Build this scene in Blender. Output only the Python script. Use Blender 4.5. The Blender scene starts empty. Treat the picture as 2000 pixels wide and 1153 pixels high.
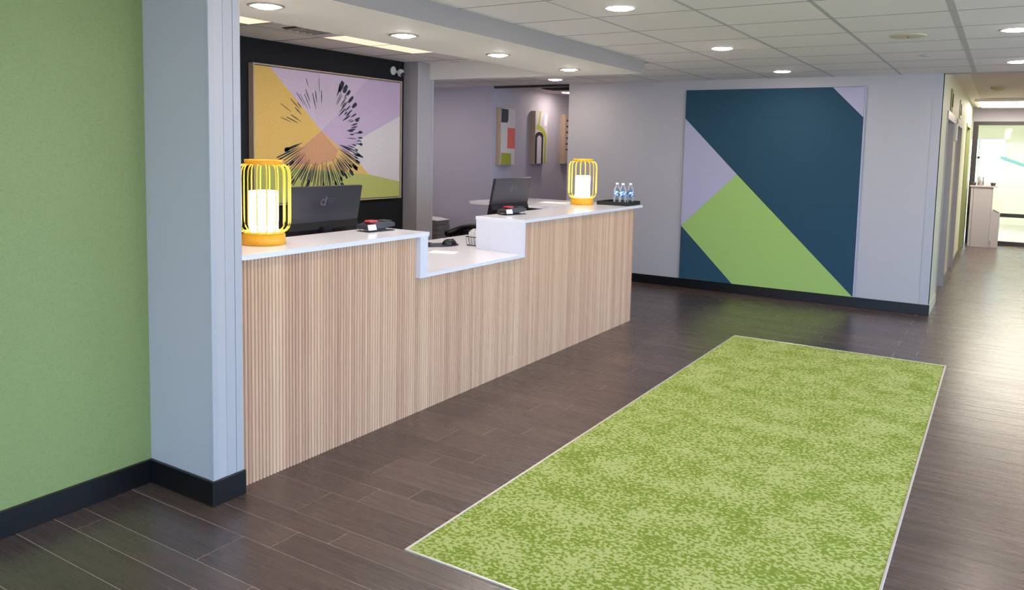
import bpy, bmesh, math, random
from mathutils import Vector, Matrix
random.seed(7)
SC = bpy.context.scene
COL = SC.collection
PI = math.pi

# ------------------------------------------------------------------ camera, world, exposure
W, H = 2000.0, 1153.0
F, CX, CY = 1533.7, 1000.0, 428.4
YAW, PITCH, ROLL = 0.5579, 0.0898, -0.0214
cam = bpy.data.cameras.new('camera'); camo = bpy.data.objects.new('camera', cam); COL.objects.link(camo)
fw = Vector((-math.sin(YAW)*math.cos(PITCH), math.cos(YAW)*math.cos(PITCH), -math.sin(PITCH)))
rt = Vector((math.cos(YAW), math.sin(YAW), 0)); dn = fw.cross(rt)
r2 = rt*math.cos(ROLL)+dn*math.sin(ROLL); d2 = -rt*math.sin(ROLL)+dn*math.cos(ROLL)
m = Matrix((r2, -d2, -fw)).transposed().to_4x4(); m.translation = Vector((0, 0, 1.62))
camo.matrix_world = m
cam.sensor_fit = 'HORIZONTAL'; cam.sensor_width = 36.0; cam.lens = 36.0*F/W
cam.shift_x = -(CX-W/2)/W; cam.shift_y = (CY-H/2)/W
cam.clip_start = 0.05; cam.clip_end = 100
SC.camera = camo

wd = bpy.data.worlds.new('world'); SC.world = wd; wd.use_nodes = True
bg = wd.node_tree.nodes['Background']
bg.inputs[0].default_value = (0.44, 0.67, 1.0, 1); bg.inputs[1].default_value = 3.9
DOWN_E, PANEL_E, LAMP_E = 78.0, 0.8, 6.0
vs = SC.view_settings
vs.view_transform = 'Standard'; vs.look = 'None'; vs.gamma = 1.0; vs.use_curve_mapping = False
vs.exposure = 0.66

sun = bpy.data.lights.new('sun', 'SUN'); sun.energy = 5.0; sun.angle = .02; sun.color = (1, .95, .88)
suno = bpy.data.objects.new('sun', sun); COL.objects.link(suno)
suno.rotation_euler = Vector((.12, -.5, -.85)).to_track_quat('-Z', 'Y').to_euler()

def portal(name, loc, rot, sx, sy):
    l = bpy.data.lights.new(name, 'AREA'); l.shape = 'RECTANGLE'; l.size = sx; l.size_y = sy
    l.cycles.is_portal = True
    o = bpy.data.objects.new(name, l); COL.objects.link(o); o.location = loc; o.rotation_euler = rot
    o['kind'] = 'helper'
portal('daylight_back', (0.1, -3.02, 1.25), (-PI/2, 0, 0), 6.2, 2.2)
portal('daylight_side', (3.22, 2.9, 1.25), (0, PI/2, 0), 2.2, 11.6)

# ------------------------------------------------------------------ materials
def lin(c):
    return tuple(((v/255)/12.92 if v/255 <= .04045 else ((v/255+.055)/1.055)**2.4) for v in c)+(1,)
class NT:
    def __init__(s, name):
        s.m = bpy.data.materials.new(name); s.m.use_nodes = True; s.t = s.m.node_tree
        s.b = s.t.nodes['Principled BSDF']
    def n(s, kind, **kw):
        nd = s.t.nodes.new(kind)
        for k, v in kw.items():
            if isinstance(k, str) and k.startswith('i_'):
                key = k[2:]
                nd.inputs[int(key) if key.isdigit() else key].default_value = v
            else: setattr(nd, k, v)
        return nd
    def l(s, a, b): s.t.links.new(a, b)
    def coords(s, scale=(1, 1, 1), kind='Object'):
        tc = s.n('ShaderNodeTexCoord'); mp = s.n('ShaderNodeMapping'); mp.inputs['Scale'].default_value = scale
        s.l(tc.outputs[kind], mp.inputs[0]); return mp.outputs[0]
    def geo(s, scale=(1, 1, 1)):
        g = s.n('ShaderNodeNewGeometry'); mp = s.n('ShaderNodeMapping'); mp.inputs['Scale'].default_value = scale
        s.l(g.outputs['Position'], mp.inputs[0]); return mp.outputs[0]
    def noise(s, vec, scale, detail=3, rough=.6):
        nz = s.n('ShaderNodeTexNoise'); nz.inputs['Scale'].default_value = scale; nz.inputs['Detail'].default_value = detail
        nz.inputs['Roughness'].default_value = rough
        s.l(vec, nz.inputs['Vector']); return nz.outputs[0]
    def ramp(s, fac, stops, interp='LINEAR'):
        r = s.n('ShaderNodeValToRGB'); r.color_ramp.interpolation = interp
        e = r.color_ramp.elements
        while len(e) < len(stops): e.new(.5)
        for i, (p, c) in enumerate(stops): e[i].position = p; e[i].color = c
        s.l(fac, r.inputs[0]); return r.outputs[0]
    def mix(s, fac, a, b, mode='MIX'):
        x = s.n('ShaderNodeMix', data_type='RGBA', blend_type=mode)
        for i, v in ((0, fac), (6, a), (7, b)):
            if hasattr(v, 'links'): s.l(v, x.inputs[i])
            else: x.inputs[i].default_value = v
        return x.outputs[2]
    def bump(s, hgt, strength, dist=.002):
        b = s.n('ShaderNodeBump'); b.inputs['Strength'].default_value = strength; b.inputs['Distance'].default_value = dist
        s.l(hgt, b.inputs['Height']); s.l(b.outputs[0], s.b.inputs['Normal'])
    def col(s, c):
        if hasattr(c, 'links'): s.l(c, s.b.inputs['Base Color'])
        else: s.b.inputs['Base Color'].default_value = c
def simple(name, rgb, rough=.6, metal=0, var=.0, scale=30, bump=0, spec=.5, stretch=(1, 1, 1), emit=0, emit_rgb=None):
    k = NT(name); c = lin(rgb); k.b.inputs['Roughness'].default_value = rough; k.b.inputs['Metallic'].default_value = metal
    k.b.inputs['Specular IOR Level'].default_value = spec
    v = k.coords(stretch); nz = k.noise(v, scale)
    d = tuple(x*(1-var) for x in c[:3])+(1,); u = tuple(min(1, x*(1+var)) for x in c[:3])+(1,)
    k.col(k.ramp(nz, [(.3, d), (.7, u)]))
    if bump: k.bump(nz, bump)
    if emit:
        k.b.inputs['Emission Color'].default_value = lin(emit_rgb or rgb); k.b.inputs['Emission Strength'].default_value = emit
    return k.m

M = {}
M['white_wall'] = simple('grey_wall_paint', (186, 182, 184), .55, var=.02, scale=120, bump=.05)
M['lav_wall'] = simple('lavender_grey_wall_paint', (184, 180, 194), .6, var=.02, scale=120, bump=.05)
M['pil_wall'] = simple('pilaster_paint', (178, 172, 174), .55, var=.02, scale=100, bump=.04)
M['cream_wall'] = simple('pale_green_cream_paint', (198, 201, 180), .55, var=.03, scale=60, bump=.04)
M['soffit'] = simple('soffit_plaster', (244, 240, 231), .7, var=.015, scale=90, bump=.04)
M['trim_grey'] = simple('grey_trim', (180, 178, 182), .4, var=.02)
M['black_base'] = simple('black_baseboard', (13, 13, 16), .35, var=.2, scale=40)
M['black_wall'] = simple('charcoal_grasscloth', (13, 13, 18), .75, var=.25, scale=50, stretch=(8, 8, .3), bump=.3)
M['white_stone'] = simple('white_quartz', (236, 234, 240), .12, var=.02, scale=40)
M['white_panel'] = simple('white_laminate', (224, 223, 232), .3, var=.01)
M['black_plastic'] = simple('black_plastic', (26, 26, 30), .35, var=.1)
M['mon_back'] = simple('monitor_charcoal', (50, 48, 56), .28, var=.05, scale=300)
M['mon_chin'] = simple('monitor_black', (24, 23, 28), .2, var=.05)
M['logo_grey'] = simple('logo_grey', (104, 104, 112), .3)
M['red'] = simple('red_key', (205, 60, 58), .35)
M['paper'] = simple('paper', (236, 234, 236), .7, var=.01)
M['yellow'] = simple('yellow_enamel', (255, 220, 70), .35, var=.03)
M['amber'] = simple('amber_enamel', (240, 172, 30), .4, var=.04)
M['chrome'] = simple('brushed_steel', (190, 186, 188), .28, 1, var=.06, scale=40, stretch=(1, 1, .05))
M['alu'] = simple('aluminium_strip', (226, 220, 208), .35, .6, var=.03)
M['door_steel'] = simple('elevator_steel', (168, 158, 150), .42, .65, var=.08, scale=30, stretch=(1, 1, .05))
M['dark_frame'] = simple('dark_bronze_frame', (46, 38, 36), .4, var=.1)
M['oak'] = simple('pale_wood_frame', (190, 168, 142), .55, var=.12, scale=12, stretch=(4, 4, 1))
M['kiosk'] = simple('grey_laminate', (170, 164, 168), .45, var=.02)
M['grid'] = simple('ceiling_grid_metal', (190, 186, 184), .5, var=.03)
M['gap'] = simple('ceiling_gap', (62, 59, 59), .8)
M['cross'] = simple('cross_bar_grey', (134, 130, 128), .6)
M['vent_dark'] = simple('vent_dark', (50, 46, 46), .6)
M['navy'] = simple('navy_felt', (50, 80, 97), .95, var=.16, scale=160, bump=.5, spec=.1)
M['lime'] = simple('lime_felt', (166, 198, 112), .95, var=.07, scale=160, bump=.5, spec=.1)
M['lilac'] = simple('pale_lilac_felt', (184, 180, 202), .95, var=.04, scale=160, bump=.4, spec=.1)
M['backing'] = simple('panel_backing', (60, 66, 70), .8)
M['beige_disc'] = simple('aged_beige_plastic', (206, 198, 168), .6, var=.03)
M['white_plastic'] = simple('white_plastic', (222, 220, 218), .4, var=.02)
M['ring'] = simple('brushed_trim', (170, 166, 162), .4, .3)
M['chair_black'] = simple('black_leather', (17, 16, 20), .38, var=.2, scale=60, bump=.2)
M['teal'] = simple('teal_stripe', (120, 180, 160), .6)
M['blue_seat'] = simple('blue_plastic', (90, 175, 225), .4)
M['brown_paper'] = simple('grey_brown_card', (112, 104, 98), .8, var=.3, scale=14, stretch=(1, 1, 8))
M['door_dark'] = simple('dark_door', (40, 42, 34), .5, var=.1)
M['green_reveal'] = simple('olive_reveal_paint', (142, 150, 100), .6, var=.04)
M['far_wall'] = simple('far_room_paint', (226, 226, 200), .7, var=.02)
M['far_ceiling'] = simple('far_room_ceiling', (222, 216, 200), .8)
M['corr_ceiling'] = simple('corridor_ceiling', (216, 206, 206), .8, var=.03, scale=120)

def emis(name, rgb, strength):
    k = NT(name); e = k.n('ShaderNodeEmission'); e.inputs[0].default_value = lin(rgb); e.inputs[1].default_value = strength
    k.l(e.outputs[0], k.t.nodes['Material Output'].inputs[0]); return k.m
M['lens'] = emis('downlight_lens', (255, 238, 224), DOWN_E)
M['lens_soffit'] = emis('soffit_downlight_lens', (255, 246, 238), DOWN_E*2.5)
M['lens_panel'] = emis('troffer_lens', (255, 226, 196), PANEL_E)
M['lens_corr'] = emis('corridor_lens', (255, 244, 228), 11.0)
M['lens_fill'] = emis('warm_fill_lens', (255, 230, 206), 5.0)  # glow of the added corridor fill panels
M['shade'] = emis('lamp_shade_glow', (255, 246, 240), LAMP_E)

k = NT('green_wallcovering'); v = k.geo((1, 1, 1)); n1 = k.noise(k.geo((1, 1, 14)), 60, 2); n2 = k.noise(k.geo((1, 14, 1)), 60, 2)
s_ = k.n('ShaderNodeMath', operation='ADD'); k.l(n1, s_.inputs[0]); k.l(n2, s_.inputs[1])
k.col(k.ramp(s_.outputs[0], [(.75, lin((124, 138, 76))), (1.25, lin((142, 155, 96)))])); k.bump(s_.outputs[0], .25, .001)
k.b.inputs['Roughness'].default_value = .55; M['green_wall'] = k.m

k = NT('ceiling_tile'); v = k.geo(); nz = k.noise(v, 260, 2); nb = k.noise(v, 1.1, 1)
oi = k.n('ShaderNodeObjectInfo')
c1 = k.ramp(nz, [(.3, lin((232, 225, 221))), (.6, lin((245, 239, 236)))])
k.col(k.mix(.06, c1, k.ramp(oi.outputs['Random'], [(0, (.3, .3, .3, 1)), (1, (.9, .9, .9, 1))]), 'MULTIPLY'))
k.b.inputs['Roughness'].default_value = .85; k.bump(nz, .35, .0015); M['tile'] = k.m

# wood-look floor planks: a tone for each plank, streaks along X
k = NT('dark_wood_look_tile'); oi = k.n('ShaderNodeObjectInfo'); g = k.n('ShaderNodeNewGeometry')
ad = k.n('ShaderNodeMath', operation='ADD'); k.l(oi.outputs['Random'], ad.inputs[0]); k.l(g.outputs['Random Per Island'], ad.inputs[1])
fr = k.n('ShaderNodeMath', operation='FRACT'); k.l(ad.outputs[0], fr.inputs[0])
off = k.n('ShaderNodeCombineXYZ'); ml = k.n('ShaderNodeMath', operation='MULTIPLY', i_1=37.0); k.l(fr.outputs[0], ml.inputs[0]); k.l(ml.outputs[0], off.inputs[0]); k.l(ml.outputs[0], off.inputs[1])
va = k.n('ShaderNodeVectorMath', operation='ADD'); k.l(g.outputs['Position'], va.inputs[0]); k.l(off.outputs[0], va.inputs[1])
mp = k.n('ShaderNodeMapping'); mp.inputs['Scale'].default_value = (.8, 30, 1); k.l(va.outputs[0], mp.inputs[0])
st = k.noise(mp.outputs[0], 1.6, 4, .55)
mp2 = k.n('ShaderNodeMapping'); mp2.inputs['Scale'].default_value = (1.2, 9, 1); k.l(va.outputs[0], mp2.inputs[0])
st2 = k.noise(mp2.outputs[0], 1.5, 3)
base = k.ramp(st, [(.28, lin((66, 53, 50))), (.5, lin((88, 72, 67))), (.75, lin((110, 92, 86)))])
base = k.mix(.55, base, k.ramp(st2, [(.3, lin((64, 52, 49))), (.7, lin((106, 88, 82)))]))
base = k.mix(.5, base, k.ramp(fr.outputs[0], [(0, lin((72, 58, 56))), (.5, lin((88, 72, 67))), (1, lin((104, 86, 80)))]))
k.col(k.mix(1.0, base, (.84, .82, .80, 1), 'MULTIPLY')); k.b.inputs['Roughness'].default_value = .3; k.b.inputs['Specular IOR Level'].default_value = .75
rr = k.ramp(st, [(.3, (.24, .24, .24, 1)), (.7, (.31, .31, .31, 1))]); k.l(rr, k.b.inputs['Roughness'])
k.bump(st, .12, .001); M['plank'] = k.m
M['grout'] = simple('floor_grout', (192, 176, 166), .6, var=.05)

# pale fluted wood
k = NT('pale_fluted_oak'); g = k.n('ShaderNodeNewGeometry'); oi = k.n('ShaderNodeObjectInfo')
sx = k.n('ShaderNodeSeparateXYZ'); k.l(g.outputs['Position'], sx.inputs[0])
dv = k.n('ShaderNodeMath', operation='DIVIDE', i_1=.021*7); k.l(sx.outputs[1], dv.inputs[0])
fl = k.n('ShaderNodeMath', operation='FLOOR'); k.l(dv.outputs[0], fl.inputs[0])
wn = k.n('ShaderNodeTexWhiteNoise', noise_dimensions='1D'); k.l(fl.outputs[0], wn.inputs['W'])
gr = k.noise(k.geo((30, 90, 1.6)), 2.2, 4)
b1 = k.ramp(gr, [(.3, lin((158, 122, 98))), (.5, lin((190, 156, 132))), (.72, lin((208, 178, 154)))])
b2 = k.ramp(wn.outputs[0], [(0, lin((174, 136, 114))), (.5, lin((192, 160, 134))), (1, lin((208, 180, 152)))])
b3 = k.ramp(oi.outputs['Random'], [(0, lin((164, 128, 106))), (.5, lin((190, 156, 132))), (1, lin((212, 184, 158)))])
k.col(k.mix(1.0, k.mix(.4, k.mix(.45, b1, b2), b3), (1.3, 1.25, 1.15, 1), 'MULTIPLY')); k.b.inputs['Roughness'].default_value = .5; k.bump(gr, .1, .001); M['slat'] = k.m

# carpet: two greens in small flecks
k = NT('lime_fleck_carpet'); p = k.geo((1, 1.15, 1)); n1 = k.noise(p, 58, 2.5, .6); n2 = k.noise(p, 4.2, 2)
a = k.n('ShaderNodeMath', operation='MULTIPLY_ADD', i_1=.38, i_2=-.19); k.l(n2, a.inputs[0])
b = k.n('ShaderNodeMath', operation='ADD'); k.l(n1, b.inputs[0]); k.l(a.outputs[0], b.inputs[1])
n3 = k.noise(p, 500, 2)
c = k.ramp(b.outputs[0], [(.42, lin((128, 148, 58))), (.48, lin((140, 158, 70))), (.52, lin((176, 188, 114))), (.6, lin((184, 194, 124)))])
k.col(k.mix(.3, c, k.ramp(n3, [(.3, (.25, .25, .25, 1)), (.7, (.9, .9, .9, 1))]), 'OVERLAY'))
k.b.inputs['Roughness'].default_value = 1; k.b.inputs['Specular IOR Level'].default_value = .1; k.bump(n3, .6, .004); M['carpet'] = k.m

k = NT('clear_glass'); tr = k.n('ShaderNodeBsdfTransparent'); gl = k.n('ShaderNodeBsdfGlossy'); gl.inputs['Roughness'].default_value = .03
fz = k.n('ShaderNodeFresnel'); fz.inputs[0].default_value = 1.45; mx = k.n('ShaderNodeMixShader')
tr.inputs[0].default_value = (.93, .97, .94, 1)
k.l(fz.outputs[0], mx.inputs[0]); k.l(tr.outputs[0], mx.inputs[1]); k.l(gl.outputs[0], mx.inputs[2]); k.l(mx.outputs[0], k.t.nodes['Material Output'].inputs[0]); M['glass'] = k.m
k = NT('clear_plastic_bottle'); tr = k.n('ShaderNodeBsdfTransparent'); tr.inputs[0].default_value = (.8, .85, .9, 1)
gl = k.n('ShaderNodeBsdfPrincipled'); gl.inputs['Base Color'].default_value = (.75, .8, .86, 1); gl.inputs['Roughness'].default_value = .08
lw = k.n('ShaderNodeLayerWeight'); lw.inputs[0].default_value = .45; mx = k.n('ShaderNodeMixShader')
k.l(lw.outputs['Facing'], mx.inputs[0]); k.l(tr.outputs[0], mx.inputs[1]); k.l(gl.outputs[0], mx.inputs[2]); k.l(mx.outputs[0], k.t.nodes['Material Output'].inputs[0]); M['pet'] = k.m
k = NT('bottle_label'); v = k.coords((1, 1, 1)); nz = k.noise(v, 60, 1)
k.col(k.ramp(nz, [(.44, lin((36, 92, 170))), (.5, lin((96, 170, 222))), (.6, lin((214, 236, 246)))])); M['label'] = k.m

# ------------------------------------------------------------------ mesh helpers
def link(name, me, mats, parent=None, loc=None):
    o = bpy.data.objects.new(name, me); COL.objects.link(o)
    for mm in (mats if isinstance(mats, (list, tuple)) else [mats]):
        if mm.name not in [x.name for x in me.materials if x]: me.materials.append(mm)
    if parent: o.parent = parent
    if loc is not None: o.location = loc
    return o
def tag(o, label=None, cat=None, group=None, kind=None):
    for kk, v in (('label', label), ('category', cat), ('group', group), ('kind', kind)):
        if v: o[kk] = v
    return o
def thing(name, loc, label, cat, group=None, rz=0):
    o = bpy.data.objects.new(name, None); COL.objects.link(o); o.location = loc; o.rotation_euler = (0, 0, rz)
    o.empty_display_size = .05
    return tag(o, label, cat, group)
def dup(root, loc, rz=None, label=None, group=None):
    r = root.copy(); COL.objects.link(r); r.location = loc
    if rz is not None: r.rotation_euler = (0, 0, rz)
    if label: r['label'] = label
    if group: r['group'] = group
    for ch in list(root.children):
        c = ch.copy(); COL.objects.link(c); c.parent = r
        for g_ in list(ch.children):
            d = g_.copy(); COL.objects.link(d); d.parent = c
    return r
class MB:
    def __init__(s): s.bm = bmesh.new()
    def box(s, x0, x1, y0, y1, z0, z1, bottom=True, mi=0):
        b = s.bm; vv = [b.verts.new(p) for p in ((x0, y0, z0), (x1, y0, z0), (x1, y1, z0), (x0, y1, z0), (x0, y0, z1), (x1, y0, z1), (x1, y1, z1), (x0, y1, z1))]
        fs = [(4, 5, 6, 7), (0, 1, 5, 4), (1, 2, 6, 5), (2, 3, 7, 6), (3, 0, 4, 7)] + ([(3, 2, 1, 0)] if bottom else [])
        for f in fs: b.faces.new([vv[i] for i in f]).material_index = mi
        return s
    def poly(s, pts, mi=0):
        f = s.bm.faces.new([s.bm.verts.new(p) for p in pts]); f.material_index = mi; return s
    def prism(s, pts, axis, a, b, mi=0):
        # polygon in 2D extruded along axis ('x','y','z') from a to b
        def P(p, t): return {'x': (t, p[0], p[1]), 'y': (p[0], t, p[1]), 'z': (p[0], p[1], t)}[axis]
        v0 = [s.bm.verts.new(P(p, a)) for p in pts]; v1 = [s.bm.verts.new(P(p, b)) for p in pts]
        n = len(pts); fs = [s.bm.faces.new(v0[::-1]), s.bm.faces.new(v1)]
        for i in range(n): fs.append(s.bm.faces.new((v0[i], v0[(i+1) % n], v1[(i+1) % n], v1[i])))
        for f in fs: f.material_index = mi
        return s
    def lathe(s, prof, n=24, c=(0, 0), mi=0, closed=False):
        rings = []
        for r, z in prof:
            if r < 1e-6: rings.append([s.bm.verts.new((c[0], c[1], z))])
            else: rings.append([s.bm.verts.new((c[0]+r*math.cos(2*PI*i/n), c[1]+r*math.sin(2*PI*i/n), z)) for i in range(n)])
        for a, b in zip(rings, rings[1:]):
            for i in range(n):
                j = (i+1) % n
                if len(a) == 1 and len(b) == 1: continue
                if len(a) == 1: f = s.bm.faces.new((a[0], b[j], b[i]))
                elif len(b) == 1: f = s.bm.faces.new((a[i], a[j], b[0]))
                else: f = s.bm.faces.new((a[i], a[j], b[j], b[i]))
                f.material_index = mi; f.smooth = True
        return s
    def tube(s, pts, r, n=6, mi=0, cap=True):
        pts = [Vector(p) for p in pts]; rings = []
        up = None
        for i, p in enumerate(pts):
            t = (pts[min(i+1, len(pts)-1)]-pts[max(i-1, 0)]).normalized()
            if up is None or abs(t.dot(up)) > .95: up = Vector((0, 0, 1)) if abs(t.z) < .9 else Vector((1, 0, 0))
            a = t.cross(up).normalized(); b = t.cross(a).normalized(); up = a.cross(t).normalized() if False else up
            rr = r[i] if isinstance(r, (list, tuple)) else r
            rings.append([s.bm.verts.new(p+a*rr*math.cos(2*PI*q/n)+b*rr*math.sin(2*PI*q/n)) for q in range(n)])
        for a, b in zip(rings, rings[1:]):
            for q in range(n):
                f = s.bm.faces.new((a[q], a[(q+1) % n], b[(q+1) % n], b[q])); f.smooth = True; f.material_index = mi
        if cap:
            s.bm.faces.new(rings[0][::-1]).material_index = mi; s.bm.faces.new(rings[-1]).material_index = mi
        return s
    def xf(s, mat):
        bmesh.ops.transform(s.bm, matrix=mat, verts=s.bm.verts); return s
    def bevel(s, w, seg=2):
        bmesh.ops.bevel(s.bm, geom=list(s.bm.edges), offset=w, segments=seg, affect='EDGES', profile=.5); return s
    def mesh(s, name):
        bmesh.ops.recalc_face_normals(s.bm, faces=s.bm.faces)
        me = bpy.data.meshes.new(name); s.bm.to_mesh(me); s.bm.free(); return me
    def build(s, name, mats, parent=None, loc=None):
        return link(name, s.mesh(name), mats, parent, loc)
def box(name, b, mat, parent=None, bev=0):
    mb = MB().box(*b)
    if bev: mb.bevel(bev)
    return mb.build(name, mat, parent)
def struct(name, b, mat, label):
    return tag(box(name, b, mat), label, None, None, 'structure')
def rounded(x0, x1, y0, y1, r, n=6):
    pts = []
    for cx, cy, a0 in ((x1-r, y1-r, 0), (x0+r, y1-r, 90), (x0+r, y0+r, 180), (x1-r, y0+r, 270)):
        for i in range(n+1):
            a = math.radians(a0+90*i/n); pts.append((cx+r*math.cos(a), cy+r*math.sin(a)))
    return pts

ZC = 2.462      # lobby ceiling
ZB = 2.51       # ceiling behind the desk
ZS = 2.337      # soffit underside
ZK = 2.6        # corridor ceiling
YW = 9.03       # wall with the mural
# ------------------------------------------------------------------ walls
struct('wall_left', (-3.48, -3.36, -3.0, 2.18, 0, 2.6), M['green_wall'], 'green textured wall beside the grey column')
wc = struct('wall_column', (-3.48, -2.9, 2.18, 2.342, 0, 2.6), M['white_wall'], 'grey-painted wall end between green wall and reception desk')
box('corner_guard', (-2.901, -2.8975, 2.179, 2.206, .11, 2.46), M['trim_grey'], wc)
box('corner_guard_face', (-2.925, -2.9, 2.1775, 2.1805, .11, 2.46), M['trim_grey'], wc)
box('trim_strip', (-2.901, -2.897, 2.252, 2.3, .11, 2.46), M['trim_grey'], wc)
box('trim_strip', (-2.901, -2.896, 2.303, 2.341, .11, 2.46), M['trim_grey'], wc)
struct('wall_office_near', (-5.61, -3.48, 2.22, 2.342, 0, 2.6), M['white_wall'], 'side wall of the staff area behind the column')
struct('wall_feature_black', (-5.61, -5.49, 2.342, 6.56, 0, 2.6), M['black_wall'], 'black textured wall behind the desk with the large art')
wp = struct('wall_pilaster', (-5.61, -5.30, 6.56, 6.83, 0, 2.6), M['pil_wall'], 'grey wall end at the far side of the black wall')
box('corner_guard', (-5.302, -5.297, 6.80, 6.832, 0, ZS), M['trim_grey'], wp)
box('corner_guard', (-5.302, -5.297, 6.558, 6.585, 0, ZB), M['trim_grey'], wp)
struct('wall_back_left', (-8.1, -5.97, YW, YW+.12, 0, 2.6), M['lav_wall'], 'lavender-grey wall beyond the staff opening')
struct('wall_gallery', (-6.09, -5.97, YW+.12, 13.0, 0, 2.6), M['lav_wall'], 'lavender-grey passage wall hung with small canvases')
struct('wall_passage_end', (-6.09, -4.6, 13.0, 13.12, 0, 2.6), M['lav_wall'], 'end wall of the passage')
struct('wall_mural', (-4.81, -.575, YW, YW+.14, 0, 2.6), M['white_wall'], 'pale grey wall carrying the geometric felt panels')
box('corner_guard', (-.66, -.574, YW-.003, YW, .108, ZC), M['trim_grey'], bpy.data.objects['wall_mural'])
struct('wall_passage_right', (-4.81, -4.69, YW+.14, 13.0, 0, 2.6), M['lav_wall'], 'passage side wall behind the mural wall')
struct('wall_far_left', (-8.2, -8.1, 6.71, YW+.12, 0, 2.6), M['lav_wall'], 'wall at the far end of the staff opening')
struct('wall_office_back', (-8.1, -5.61, 6.71, 6.83, 0, 2.6), M['lav_wall'], 'wall behind the black feature wall')
# lobby behind and beside the camera: storefront windows
def storefront(name, axis, at, a0, a1, z0, z1, n, label):
    e = thing(name, (0, 0, 0), label, None); e['kind'] = 'structure'
    t = .06
    for i in range(n+1):
        a = a0+(a1-a0)*i/n
        b = (a-t/2, a+t/2, at-t, at, z0, z1) if axis == 'x' else (at, at+t, a-t/2, a+t/2, z0, z1)
        box('mullion', b, M['dark_frame'], e)
    for z in (z0, z1-t):
        b = (a0, a1, at-t, at, z, z+t) if axis == 'x' else (at, at+t, a0, a1, z, z+t)
        box('rail', b, M['dark_frame'], e)
struct('wall_back', (-3.48, -3.0, -3.12, -3.0, 0, 2.6), M['white_wall'], 'end of the window wall behind the viewer')
struct('wall_back_header', (-3.0, 3.3, -3.12, -3.0, 2.35, 2.6), M['white_wall'], 'header above the storefront windows')
storefront('window_1', 'x', -3.0, -3.0, 3.2, 0.12, 2.35, 5, 'dark framed storefront window behind the viewer')
struct('wall_right_sill', (3.2, 3.32, -3.0, YW, 0, .12), M['white_wall'], 'low sill under the side windows')
struct('wall_right_header', (3.2, 3.32, -3.0, YW, 2.35, 2.6), M['white_wall'], 'header above the side windows')
struct('wall_right', (3.2, 3.32, 8.7, YW, .12, 2.35), M['white_wall'], 'side wall of the lobby')
storefront('window_2', 'y', 3.2, -3.0, 8.7, .12, 2.35, 8, 'dark framed side storefront window')
struct('wall_lobby_end', (1.6, 3.2, YW, YW+.14, 0, 2.6), M['white_wall'], 'end wall of the lobby beside the corridor')
struct('wall_corridor_right', (1.6, 1.72, YW+.14, 17.4, 0, 2.7), M['cream_wall'], 'corridor wall opposite the elevators')

# elevator wall with two elevator doors and a side doorway
XE = -.575
openings = [(9.95, 11.25, 2.14), (12.0, 13.3, 2.14), (14.95, 16.5, 2.2)]
we = thing('wall_elevator', (0, 0, 0), 'pale cream-green corridor wall with two steel elevator doors', None); we['kind'] = 'structure'
ys = YW+.14
for a, b, h in openings:
    box('wall_panel', (XE-.14, XE, ys if ys > YW+.14 else YW+.002, a, 0, 2.7), M['cream_wall'], we)
    box('wall_header', (XE-.14, XE, a, b, h, 2.7), M['cream_wall'], we); ys = b
box('wall_panel', (XE-.14, XE, ys, 17.4, 0, 2.7), M['cream_wall'], we)
for i, (a, b, h) in enumerate(openings[:2]):
    d = thing('door_%d' % (i+1), (XE, (a+b)/2, 0), ['stainless steel elevator door nearer the mural wall', 'stainless steel elevator door further down the corridor'][i], None); d['kind'] = 'structure'
    hw = (b-a)/2
    for sgn in (-1, 1):
        MB().box(-.12, .012, sgn*hw-(.03 if sgn > 0 else 0)-.0, sgn*hw+(.03 if sgn < 0 else 0), 0, h).build('jamb', M['door_steel'], d)
        MB().box(-.11, -.08, (0.004 if sgn > 0 else -hw+.03), (hw-.03 if sgn > 0 else -.004), 0, h-.06).build('door_leaf', M['door_steel'], d)
    MB().box(-.12, .014, -hw+.03, hw-.03, h-.09, h).build('door_head', M['chrome'], d)
    hl = thing('hall_lantern', (XE, (a+b)/2-.1, 2.27), ['grey elevator indicator plate with dark arrow, nearer the mural wall', 'grey elevator indicator plate with dark arrow, further along'][i], 'indicator', 'elevator indicators')
    MB().box(0.0005, .012, -.16, .16, -.11, .14).bevel(.004, 1).build('plate', M['green_reveal'] if i == 0 else M['cream_wall'], hl)
    MB().prism([(-.07, -.06), (.07, -.06), (0, .09)], 'x', .012, .02).build('arrow', M['vent_dark'], hl)
sg = thing('floor_sign', (XE, 11.62, 1.95), 'small white plaque on the wall between the elevators', 'sign')
MB().box(0.0005, .03, -.1, .1, -.11, .11).bevel(.004, 1).build('plaque', M['white_plastic'], sg)
d3 = thing('door_3', (XE, 15.72, 0), 'dark side doorway near the corridor end', None); d3['kind'] = 'structure'
MB().box(-.12, -.08, -.7, .7, 0, 2.15).build('door_leaf', M['door_dark'], d3)
for s_y in (-.77, .71): MB().box(-.13, .01, s_y, s_y+.06, 0, 2.2).build('jamb', M['green_reveal'], d3)
MB().box(-.13, .01, -.71, .71, 2.15, 2.2).build('door_head', M['green_reveal'], d3)
for i, (a, b) in enumerate(((YW+.0, 9.95), (11.25, 12.0), (13.3, 14.95))):
    struct('baseboard_corridor_%d' % (i+1), (XE+.0005, XE+.013, a+.02, b-.03, 0, .1), M['black_base'] if i else M['cream_wall'], 'corridor baseboard strip %s' % ['by the mural corner', 'between the elevators', 'past the second elevator'][i])

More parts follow.
